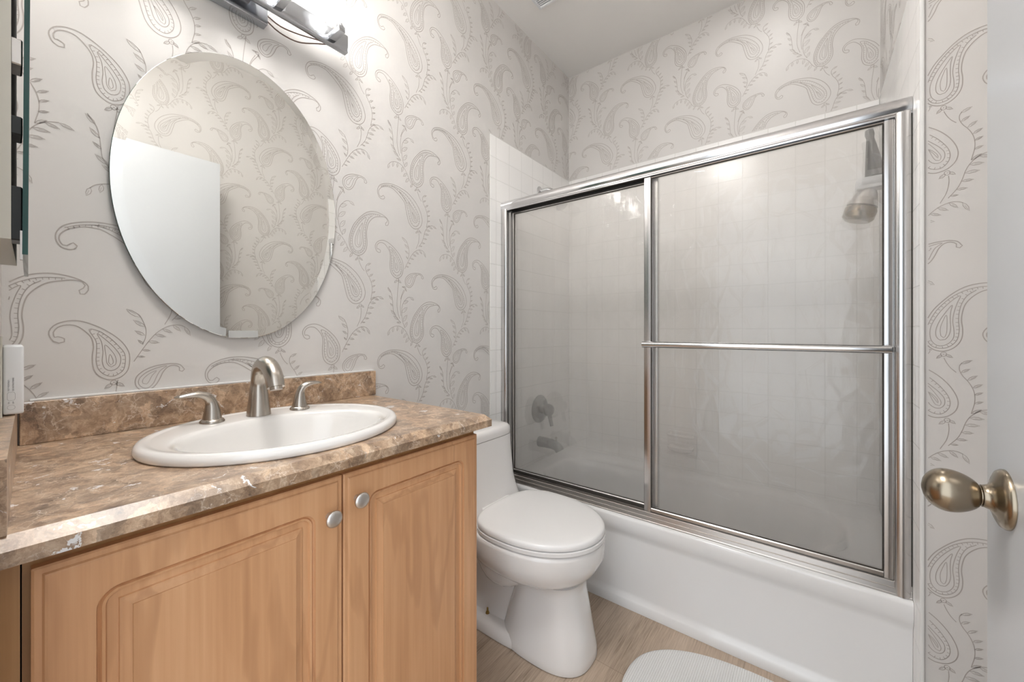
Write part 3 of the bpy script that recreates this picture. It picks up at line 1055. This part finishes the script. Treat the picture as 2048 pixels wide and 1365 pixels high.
def outline(bm, pts, w):
    """thin printed line on the face X = 0.2003 (points are y,z)"""
    n = len(pts)
    for k in range(n):
        a, b = Vector((0, *pts[k])), Vector((0, *pts[(k + 1) % n]))
        d = (b - a).normalized()
        q = Vector((0, -d.z, d.y)) * w
        x = Vector((0.2003, 0, 0))
        put(bm, [a - q + x, b - q + x, b + q + x, a + q + x], [(0, 1, 2, 3)])


outline(bm, [(0.0058 + 0.0042 * math.cos(t), 1.0085 + 0.004 * math.sin(t)) for t in [2 * PI * k / 20 for k in range(20)]], 0.00012)
outline(bm, [(0.0016, 1.023), (0.003, 1.0205), (0.0086, 1.0205), (0.010, 1.023), (0.010, 1.032), (0.0086, 1.0345), (0.003, 1.0345), (0.0016, 1.032)], 0.00012)
obj('button', bm, M['print'], ot)


def text(body, size, yc, z0, parent):
    cu = bpy.data.curves.new('print', 'FONT')
    cu.body = body
    cu.size = size
    cu.extrude = 0.00004
    tmp = bpy.data.objects.new('print', cu)
    C.objects.link(tmp)
    me = bpy.data.meshes.new_from_object(tmp.evaluated_get(bpy.context.evaluated_depsgraph_get()))
    bpy.data.objects.remove(tmp)
    # reads upwards on the face that looks along +X
    me.transform(Matrix(((0, 0, 1, 0.2003), (0, -1, 0, yc), (1, 0, 0, z0), (0, 0, 0, 1))))
    me.materials.clear()
    me.materials.append(M['print'])
    o = bpy.data.objects.new('lettering', me)
    C.objects.link(o)
    o.parent = parent
    o.matrix_parent_inverse = Matrix.Translation(-Vector(parent.location))


text('TEST MONTHLY', 0.0026, 0.0040, 1.0365, ot)
text('SEE INSTRUCTIONS', 0.0026, 0.0088, 1.0365, ot)
text('ON', 0.0024, 0.0040, 1.0145, ot)
text('OFF', 0.0024, 0.0088, 1.0145, ot)
# ------------------------------------------------------------------ toilet
TY = 1.24
toilet = thing('toilet', 'white one-piece toilet with closed lid between vanity and bathtub', 'toilet', (0.35, TY, 0))


def egg(xc, af, ab, hw, z, nf=2.05, nb=3.0, seg=72, y=TY):
    o = []
    for k in range(seg):
        t = 2 * PI * k / seg
        c, s = math.cos(t), math.sin(t)
        if c >= 0:
            e = 2 / nf
            x = xc + af * c ** e
            yy = hw * math.copysign(abs(s) ** e, s)
        else:
            e = 2 / nb
            x = xc - ab * abs(c) ** e
            yy = hw * math.copysign(abs(s) ** e, s)
        o.append((x, y + yy, z))
    return o


bm = bm_new()
# bowl
loft(bm, [egg(0.44, 0.20, 0.19, 0.17, 0.4020), egg(0.44, 0.256, 0.205, 0.208, 0.4020), egg(0.44, 0.268, 0.21, 0.214, 0.398), egg(0.44, 0.270, 0.215, 0.216, 0.388),
          egg(0.44, 0.269, 0.215, 0.215, 0.345), egg(0.44, 0.258, 0.21, 0.210, 0.322), egg(0.44, 0.245, 0.20, 0.197, 0.298), egg(0.44, 0.222, 0.19, 0.172, 0.275),
          egg(0.44, 0.196, 0.175, 0.140, 0.258), egg(0.44, 0.17, 0.15, 0.105, 0.248), egg(0.44, 0.08, 0.08, 0.05, 0.246)], True, True)
# front column of the pedestal
loft(bm, [superloop(xc, TY - dy, z, ax, hw, n, 64) for z, xc, ax, hw, n, dy in
          ((0.002, 0.515, 0.174, 0.122, 2.7, 0.020), (0.006, 0.515, 0.1755, 0.124, 2.7, 0.020), (0.03, 0.515, 0.173, 0.122, 2.7, 0.020), (0.10, 0.516, 0.156, 0.113, 2.7, 0.016),
           (0.17, 0.518, 0.138, 0.104, 2.7, 0.010), (0.22, 0.519, 0.125, 0.098, 2.7, 0.006), (0.245, 0.519, 0.124, 0.100, 2.7, 0.004), (0.262, 0.515, 0.135, 0.115, 2.6, 0.002))])
# foot flange and trapway behind it
loft(bm, [superloop(0.295, TY - 0.014, z, 0.235, hw, 3.6, 56) for z, hw in ((0.002, 0.128), (0.008, 0.130), (0.028, 0.127), (0.042, 0.117), (0.047, 0.095))])
loft(bm, [superloop(0.25, TY, z, 0.21, hw, 3.0, 48) for z, hw in ((0.03, 0.10), (0.10, 0.078), (0.20, 0.076), (0.27, 0.095), (0.33, 0.14), (0.40, 0.16))])
tw = catmull([(0.44, TY - 0.055, 0.27), (0.38, TY - 0.074, 0.225), (0.31, TY - 0.082, 0.225), (0.25, TY - 0.083, 0.30), (0.20, TY - 0.08, 0.33), (0.15, TY - 0.07, 0.25), (0.13, TY - 0.06, 0.12)], 0.02)
tube(bm, tw, [0.045] * len(tw), 20)
# shelf joining bowl and tank
loft(bm, [superloop(0.175, TY, z, ax, hw, 4.5, 56) for z, ax, hw in ((0.30, 0.145, 0.155), (0.345, 0.155, 0.180), (0.385, 0.160, 0.195), (0.4045, 0.158, 0.194))])
obj('bowl', bm, M['porcelain'], toilet, 60)
bm = bm_new()
loft(bm, [superloop(xc, TY, z, ax, hw, 6.0, 72) for z, xc, ax, hw in
          ((0.395, 0.139, 0.120, 0.196), (0.42, 0.1335, 0.1145, 0.193), (0.455, 0.124, 0.105, 0.191), (0.50, 0.117, 0.098, 0.190), (0.58, 0.112, 0.093, 0.190), (0.674, 0.108, 0.089, 0.190))])
obj('tank', bm, M['porcelain'], toilet, 60)
bm = bm_new()
loft(bm, [superloop(0.108, TY, z, ax, hw, 5.0, 72) for z, ax, hw in
          ((0.676, 0.088, 0.188), (0.6765, 0.0905, 0.1915), (0.695, 0.0915, 0.193), (0.708, 0.089, 0.190), (0.716, 0.082, 0.182), (0.720, 0.070, 0.168), (0.721, 0.04, 0.12))])
obj('tank_lid', bm, M['porcelain'], toilet, 60)
bm = bm_new()
loft(bm, [egg(0.445, a - d, b_ - d, hw - d, z) for z, d, a, b_, hw in
          ((0.4052, 0.003, 0.267, 0.190, 0.212), (0.4068, 0.0, 0.267, 0.190, 0.212), (0.4185, 0.0, 0.267, 0.190, 0.212), (0.4200, 0.003, 0.267, 0.190, 0.212))])
obj('seat', bm, M['seat'], toilet, 60)
bm = bm_new()
loft(bm, [egg(0.445, 0.265 - d, 0.190 - d, 0.211 - d, z) for z, d in
          ((0.4238, 0.003), (0.4248, 0.0005), (0.430, 0.0), (0.437, 0.001), (0.4415, 0.0045), (0.4440, 0.011), (0.4455, 0.03), (0.4468, 0.09), (0.4472, 0.16))])
box(bm, (0.240, TY - 0.085, 0.405), (0.272, TY + 0.085, 0.436), 0.008, 3)
obj('lid', bm, M['seat'], toilet, 60)
bm = bm_new()
lathe(bm, (0.287, TY - 0.100, 0.0455), (0, 0, 1), [(0.0085, 0), (0.0085, 0.002), (0.0065, 0.002), (0.0065, 0.008), (0.0035, 0.009), (0.0035, 0.022), (0.002, 0.0235)], 6)
obj('floor_bolt', bm, M['brass'], toilet)['label'] = 'aged brass floor bolt'

# ------------------------------------------------------------------ bathtub
RZ = 0.3755
YA = 1.552
tub = thing('bathtub', 'white built-in bathtub with a plain apron behind the toilet', 'bathtub', (0.75, 1.9, 0))
xa, xb = T + 0.0006, W - T - 0.0006
bm = bm_new()
profile_bar(bm, [(1.66, RZ - 0.03), (1.66, RZ), (1.568, RZ), (1.560, RZ - 0.001), (1.5545, RZ - 0.0045), (1.552, RZ - 0.011), (1.5525, RZ - 0.035), (1.555, RZ - 0.052),
                 (1.560, RZ - 0.066), (1.5655, RZ - 0.078), (1.568, RZ - 0.092), (1.571, 0.10), (1.5715, 0.062), (1.569, 0.048), (1.561, 0.038), (1.5575, 0.033),
                 (1.5565, 0.0005), (1.60, 0.0005), (1.61, RZ - 0.04)], (xa, 0, 0), (xb, 0, 0), (0, 1, 0), (0, 0, 1))
obj('apron', bm, M['tub'], tub, 50)
bm = bm_new()
y0r, y1r = 1.60, YB - T - 0.0006


def rect_loop(z, seg=96):
    cx_, cy_ = (xa + xb) / 2, (y0r + y1r) / 2
    o = []
    for k in range(seg):
        t = 2 * PI * k / seg
        c, s = math.cos(t), math.sin(t)
        q = max(abs(c), abs(s))
        o.append((cx_ + (xb - xa) / 2 * c / q, cy_ + (y1r - y0r) / 2 * s / q, z))
    return o


TXC, TYC = 0.745, 1.935
loft(bm, [rect_loop(RZ)] + [superloop(TXC - dx, TYC, z, 0.655 - d, 0.272 - d * 0.75, n, 96) for z, d, dx, n in
                            ((RZ, 0.0, 0, 3.4), (RZ - 0.006, 0.010, 0, 3.4), (RZ - 0.02, 0.017, 0, 3.4), (0.25, 0.045, 0.01, 3.4), (0.14, 0.085, 0.02, 3.3), (0.09, 0.12, 0.03, 3.2),
                             (0.07, 0.16, 0.03, 3.0), (0.065, 0.22, 0.03, 3.0))], False, True)
obj('basin', bm, M['tub'], tub, 50)
bm = bm_new()
lathe(bm, (0.113, 1.93, 0.265), (1, 0, 0.22), [(0.036, 0), (0.036, 0.004), (0.030, 0.008), (0.0, 0.009)], 28)
obj('overflow_plate', bm, M['chrome'], tub, 40)

# ------------------------------------------------------------------ sliding shower door
sd = thing('shower_door', 'chrome framed sliding glass tub door with a towel bar', 'shower door', (0.75, YT, RZ))
x0s, x1s = T + 0.0008, W - T - 0.0008
bm = bm_new()
# header: rounded fascia with a channel below
profile_bar(bm, [(1.632, 1.768), (1.632, 1.808), (1.626, 1.8125), (1.588, 1.8125), (1.578, 1.810), (1.571, 1.804), (1.5675, 1.795), (1.5668, 1.785), (1.568, 1.776), (1.5705, 1.7715), (1.5690, 1.7700), (1.5690, 1.7665),
                 (1.5720, 1.7655), (1.5725, 1.7600), (1.5760, 1.7600), (1.5765, 1.790), (1.6275, 1.790), (1.628, 1.768)], (x0s, 0, 0), (x1s, 0, 0), (0, 1, 0), (0, 0, 1))
obj('header', bm, M['chrome'], sd, 25)
bm = bm_new()
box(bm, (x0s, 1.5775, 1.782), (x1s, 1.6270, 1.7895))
obj('header_shade', bm, M['channel_shade'], sd)  # dark box paints the shade up inside the header
bm = bm_new()
profile_bar(bm, [(1.640, RZ + 0.0005), (1.640, RZ + 0.022), (1.634, RZ + 0.022), (1.634, RZ + 0.010), (1.604, RZ + 0.010), (1.604, RZ + 0.020), (1.601, RZ + 0.020), (1.601, RZ + 0.010), (1.578, RZ + 0.010),
                 (1.578, RZ + 0.036), (1.5755, RZ + 0.0375), (1.5735, RZ + 0.0360), (1.5715, RZ + 0.021), (1.5702, RZ + 0.0200), (1.5702, RZ + 0.0185), (1.5706, RZ + 0.0175),
                 (1.5690, RZ + 0.006), (1.5675, RZ + 0.004), (1.5675, RZ + 0.0005)], (x0s, 0, 0), (x1s, 0, 0), (0, 1, 0), (0, 0, 1))
obj('bottom_track', bm, M['track'], sd, 20)
for s in (0, 1):
    bm = bm_new()
    xs = (lambda q: x0s + 0.0012 + q) if s == 0 else (lambda q: x1s - 0.0012 - q)
    prof = [(0.0, 1.638), (0.0, 1.5755)] + [(0.018 - 0.018 * math.cos(PI * q / 18), 1.5755 - 0.0115 * math.sin(PI * q / 18)) for q in range(1, 18)] + \
        [(0.036, 1.5755), (0.036, 1.578), (0.022, 1.578), (0.022, 1.632), (0.030, 1.632), (0.030, 1.638)]
    loft(bm, [[(xs(a), b_, z) for a, b_ in prof] for z in (RZ + 0.0005, 1.7675)])
    obj('wall_jamb', bm, M['alu'], sd, 35)
    bm = bm_new()
    xq = x0s if s == 0 else x1s - 0.0016
    box(bm, (xq, 1.5735, RZ + 0.0005), (xq + 0.0016, 1.60, 1.766))
    obj('gap_strip', bm, M['dark_strip'], sd)  # dark strip filling the gap between jamb and tile


def panel(xl, xr, yf, yb, zb, zt, wl, wr, hb, ht, towel):
    bm = bm_new()
    # stiles with a half-round outer face
    for a, b_ in ((xl, xl + wl), (xr - wr, xr)):
        m_ = (a + b_) / 2
        prof = [(a, yb), (a, yf + 0.004), (a + 0.002, yf + 0.001), (m_ - 0.002, yf), (m_ + 0.002, yf), (b_ - 0.002, yf + 0.001), (b_, yf + 0.004), (b_, yb)]
        loft(bm, [[(x, y, z) for x, y in prof] for z in (zb, zt)])
    for a, b_ in ((zb, zb + hb), (zt - ht, zt)):
        prof = [(yb, a), (yf + 0.005, a), (yf + 0.002, a + 0.003), (yf + 0.002, b_ - 0.003), (yf + 0.005, b_), (yb, b_)]
        profile_bar(bm, prof, (xl + wl - 0.0005, 0, 0), (xr - wr + 0.0005, 0, 0), (0, 1, 0), (0, 0, 1))
    p = obj('sliding_panel', bm, M['alu'], sd, 25)
    yg = (yf + yb) / 2 + 0.002
    bm = bm_new()
    box(bm, (xl + wl - 0.002, yg - 0.002, zb + hb - 0.002), (xr - wr + 0.002, yg + 0.002, zt - ht + 0.002))
    for f in bm.faces:
        if f.normal.y > 0.5 or f.calc_center_median().y > yg + 0.0015:
            f.material_index = 1
    obj('glass', bm, [M['obscure'], M['obscure_inside']], p)
    # black vinyl gasket round the glass
    bm = bm_new()
    gx0, gx1, gz0, gz1 = xl + wl, xr - wr, zb + hb, zt - ht
    g = 0.0018
    for lo, hi in (((gx0, yf + 0.005, gz0), (gx0 + g, yg - 0.0021, gz1)), ((gx1 - g, yf + 0.005, gz0), (gx1, yg - 0.0021, gz1)),
                   ((gx0 + g, yf + 0.005, gz0), (gx1 - g, yg - 0.0021, gz0 + g)), ((gx0 + g, yf + 0.005, gz1 - g), (gx1 - g, yg - 0.0021, gz1))):
        box(bm, lo, hi)
    obj('gasket', bm, M['dark_strip'], p)
    if towel:
        bm = bm_new()
        yc, zc_, r = 1.5475, 1.0865, 0.0118
        tube(bm, [(xl + 0.006, yc, zc_), (xr - 0.010, yc, zc_)], r, 28)
        for x in (xl + 0.010, xr - 0.010):
            box(bm, (x - 0.006, yc, zc_ - 0.008), (x + 0.006, yf + 0.0004, zc_ + 0.008), 0.001, 1)
        obj('towel_bar', bm, M['chrome'], p, 40)
    return p


p1 = panel(0.742, 1.4730, 1.5790, 1.6005, RZ + 0.0375, 1.7745, 0.0285, 0.0235, 0.016, 0.020, True)
p1['label'] = 'front sliding panel carrying the towel bar'
p2 = panel(0.0420, 0.790, 1.6055, 1.6270, RZ + 0.030, 1.7680, 0.0160, 0.0230, 0.022, 0.020, False)
p2['label'] = 'rear sliding panel on the toilet side'

# ------------------------------------------------------------------ fittings inside the tub alcove
vt = thing('shower_valve', 'chrome shower valve with lever handle behind the glass', 'valve', (T, 1.93, 0.68))
bm = bm_new()
lathe(bm, (T + 0.0004, 1.93, 0.68), (1, 0, 0), [(0.082, 0), (0.082, 0.003), (0.076, 0.010), (0.040, 0.016), (0.026, 0.018), (0.024, 0.042), (0.0, 0.043)], 40)
obj('escutcheon', bm, M['dull_chrome'], vt, 40)
bm = bm_new()
lathe(bm, (T + 0.043, 1.93, 0.68), (1, 0, 0), [(0.030, 0), (0.036, 0.010), (0.034, 0.032), (0.024, 0.044), (0.0, 0.046)], 24)
tube(bm, [(T + 0.065, 1.93, 0.68), (T + 0.072, 1.93, 0.64), (T + 0.085, 1.93, 0.59)], [0.014, 0.012, 0.010], 14)
obj('lever', bm, M['dull_chrome'], vt, 50)

sp = thing('tub_spout', 'chrome tub spout below the shower valve', 'faucet', (T, 1.93, 0.485))
bm = bm_new()
pts = catmull([(T + 0.0005, 1.93, 0.487), (0.04, 1.93, 0.488), (0.09, 1.93, 0.486), (0.125, 1.93, 0.476), (0.142, 1.93, 0.455)], 0.012)
tube(bm, pts, [0.031 - 0.006 * i / len(pts) for i in range(len(pts))], 24)
obj('body', bm, M['dull_chrome'], sp, 60)
bm = bm_new()
tube(bm, [(0.118, 1.93, 0.50), (0.118, 1.93, 0.525)], [0.004, 0.004], 12)
lathe(bm, (0.118, 1.93, 0.52), (0, 0, 1), [(0.004, 0), (0.008, 0.003), (0.008, 0.009), (0.003, 0.012)], 14)
obj('diverter', bm, M['nickel'], sp, 60)

shw = thing('overhead_shower', 'small chrome shower head on a wall arm by the left tiles', 'shower head', (T, 1.93, 1.98))
bm = bm_new()
tube(bm, catmull([(T + 0.0005, 1.93, 1.965), (0.06, 1.93, 1.965), (0.098, 1.93, 1.945), (0.122, 1.93, 1.905)], 0.01), 0.0105, 16)
lathe(bm, (T + 0.0005, 1.93, 1.965), (1, 0, 0), [(0.03, 0), (0.03, 0.003), (0.014, 0.012)], 24)
obj('arm', bm, M['chrome'], shw, 60)
bm = bm_new()
lathe(bm, (0.119, 1.93, 1.911), (0.5, 0, -0.87), [(0.012, 0), (0.016, 0.012), (0.026, 0.050), (0.034, 0.066), (0.034, 0.074), (0.0, 0.075)], 28)
obj('head', bm, M['chrome'], shw, 50)

hs = thing('hand_shower', 'hand shower with black grip hanging on the far right tiles', 'shower head', (W - T, 1.95, 1.72))
bm = bm_new()
lathe(bm, (1.449, 1.95, 1.885), (0.10, 0, -1), [(0.0, 0), (0.012, 0.003), (0.014, 0.02), (0.011, 0.035), (0.015, 0.06), (0.024, 0.13), (0.030, 0.178), (0.0, 0.180)], 24)
obj('grip', bm, M['black'], hs, 60)
bm = bm_new()
box(bm, (1.412, 1.918, 1.662), (1.4995, 1.982, 1.704), 0.006, 2)
box(bm, (1.4990, 1.93, 1.66), (W - T - 0.0006, 1.97, 1.71))
obj('holder', bm, M['plastic'], hs, 40)
bm = bm_new()
lathe(bm, (1.447, 1.95, 1.662), (-0.30, 0, -1), [(0.025, 0), (0.034, 0.02), (0.044, 0.052), (0.046, 0.060), (0.0, 0.061)], 24)
obj('collar', bm, M['satin'], hs, 40)
bm = bm_new()
lathe(bm, (1.4285, 1.95, 1.600), (-0.30, 0, -1), [(0.044, 0), (0.048, 0.008), (0.047, 0.040), (0.036, 0.052), (0.0, 0.054)], 24)
obj('spray_face', bm, M['antique'], hs, 40)

soap = thing('soap_dish', 'white ceramic soap dish set in the back tiles', 'soap dish', (0.715, YB - T, 0.52))
bm = bm_new()
box(bm, (0.640, YB - T - 0.016, 0.462), (0.790, YB - T - 0.0006, 0.588), 0.007, 3)
obj('plate', bm, M['porcelain'], soap, 40)
bm = bm_new()
loft(bm, [superloop(0.715, YB - T - 0.045, z, ax, ay, 3, 40) for z, ax, ay in ((0.485, 0.045, 0.025), (0.495, 0.062, 0.038), (0.512, 0.066, 0.042), (0.514, 0.060, 0.036), (0.500, 0.050, 0.028))])
obj('tray', bm, M['porcelain'], soap, 40)
bm = bm_new()
tube(bm, catmull([(0.657, YB - T - 0.012, 0.572), (0.657, YB - T - 0.055, 0.572), (0.715, YB - T - 0.060, 0.572), (0.773, YB - T - 0.055, 0.572), (0.773, YB - T - 0.012, 0.572)], 0.01), 0.008, 14)
obj('grip_bar', bm, M['porcelain'], soap, 60)

# ------------------------------------------------------------------ bath mat
bm = bm_new()
loft(bm, [superloop(1.195, 1.262, z, 0.402 - d, 0.251 - d, 2.35, 120) for z, d in ((0.0006, 0.003), (0.004, 0.0), (0.009, 0.001), (0.012, 0.006), (0.0128, 0.02))])
tag(obj('bath_mat', bm, M['rug'], None, 60), 'white ribbed oval bath mat on the floor beside the tub', 'bath mat')

# ------------------------------------------------------------------ ceiling vent
ve = thing('ceiling_vent', 'white slatted vent grille on the ceiling', 'vent', (0.3, 1.56, ZC))
bm = bm_new()
vx0, vx1, vy0, vy1 = 0.163, 0.423, 1.435, 1.692
for lo, hi in (((vx0, vy0), (vx0 + 0.014, vy1)), ((vx1 - 0.014, vy0), (vx1, vy1)), ((vx0 + 0.014, vy0), (vx1 - 0.014, vy0 + 0.014)), ((vx0 + 0.014, vy1 - 0.014), (vx1 - 0.014, vy1))):
    box(bm, (*lo, ZC - 0.016), (*hi, ZC - 0.0005), 0.002, 1)
obj('frame', bm, M['plastic'], ve)
bm = bm_new()
k = 0
while vy0 + 0.022 + k * 0.0115 < vy1 - 0.016:
    yy = vy0 + 0.022 + k * 0.0115
    box(bm, (vx0 + 0.013, yy, ZC - 0.0135), (vx1 - 0.013, yy + 0.0062, ZC - 0.0045))
    k += 1
obj('slats', bm, M['plastic'], ve)
bm = bm_new()
box(bm, (vx0 + 0.012, vy0 + 0.012, ZC - 0.003), (vx1 - 0.012, vy1 - 0.012, ZC - 0.0006))
obj('duct_shade', bm, M['dark'], ve)  # dark sheet in place of the shaded hollow behind the slats

# ------------------------------------------------------------------ open door at the right
bm = bm_new()
box(bm, (1.46, -0.004, 0.010), (1.495, 0.758, DH + 0.006), 0.0015, 2)
d = struct('door_1', bm, M['door'], 40)
bm = bm_new()
lathe(bm, (1.4599, 0.696, 0.947), (-1, 0, 0), [(0.0335, 0.0), (0.0335, 0.002), (0.0315, 0.005), (0.026, 0.0075), (0.019, 0.0095), (0.0145, 0.0125), (0.0125, 0.017), (0.0125, 0.0185), (0.0105, 0.0190), (0.0100, 0.0225)], 40)
obj('rosette', bm, M['antique'], d, 40)
bm = bm_new()
pr = [(0.0100, 0.0)]
for k in range(1, 25):
    t = k / 25
    # egg: drawn in to the neck, full and blunt at the tip
    if t < 0.56:
        r = 0.0100 + 0.0150 * math.sin(PI / 2 * t / 0.56) ** 0.62
    else:
        r = 0.0250 * math.sqrt(max(0.0, 1 - ((t - 0.56) / 0.44) ** 2))
    pr.append((r, 0.048 * t))
pr += [(0.003, 0.0479), (0.0, 0.0480)]
lathe(bm, (1.4405, 0.696, 0.947), (-1, 0, 0), pr, 40)
obj('door_knob', bm, M['antique'], d, 50)

# ------------------------------------------------------------------ added fill light: unseen ceiling dome that brightens the room
cl = thing('added_ceiling_light', 'added unseen fill light, round frosted dome on the ceiling near the doorway', 'lamp', (0.64, 0.28, ZC))
bm = bm_new()
lathe(bm, (0.64, 0.28, ZC - 0.0006), (0, 0, -1), [(0.065, 0), (0.065, 0.014), (0.045, 0.022), (0.012, 0.024), (0.012, 0.10)], 40)
obj('canopy', bm, M['plastic'], cl, 40)
bm = bm_new()
lathe(bm, (0.64, 0.28, ZC - 0.100), (0, 0, -1), [(0.0, 0.0), (0.165, 0.001), (0.170, 0.006), (0.158, 0.030), (0.125, 0.056), (0.08, 0.074), (0.03, 0.081), (0.0, 0.082)], 48)
obj('dome', bm, M['dome'], cl, 60)

# ------------------------------------------------------------------ added fill light: unseen downlight that lifts the tub alcove
dl = thing('added_downlight', 'added unseen fill light, small round downlight in the ceiling over the bathtub', 'lamp', (1.12, 1.86, ZC))
bm = bm_new()
lathe(bm, (1.12, 1.86, ZC - 0.0006), (0, 0, -1), [(0.062, 0.0), (0.085, 0.0), (0.084, 0.006), (0.066, 0.008), (0.062, 0.003)], 40, 0, False, False)
obj('trim_ring', bm, M['plastic'], dl, 40)
bm = bm_new()
lathe(bm, (1.12, 1.86, ZC - 0.001), (0, 0, -1), [(0.061, 0), (0.061, 0.002), (0.0, 0.003)], 40)
obj('lens', bm, M['downlight'], dl, 40)
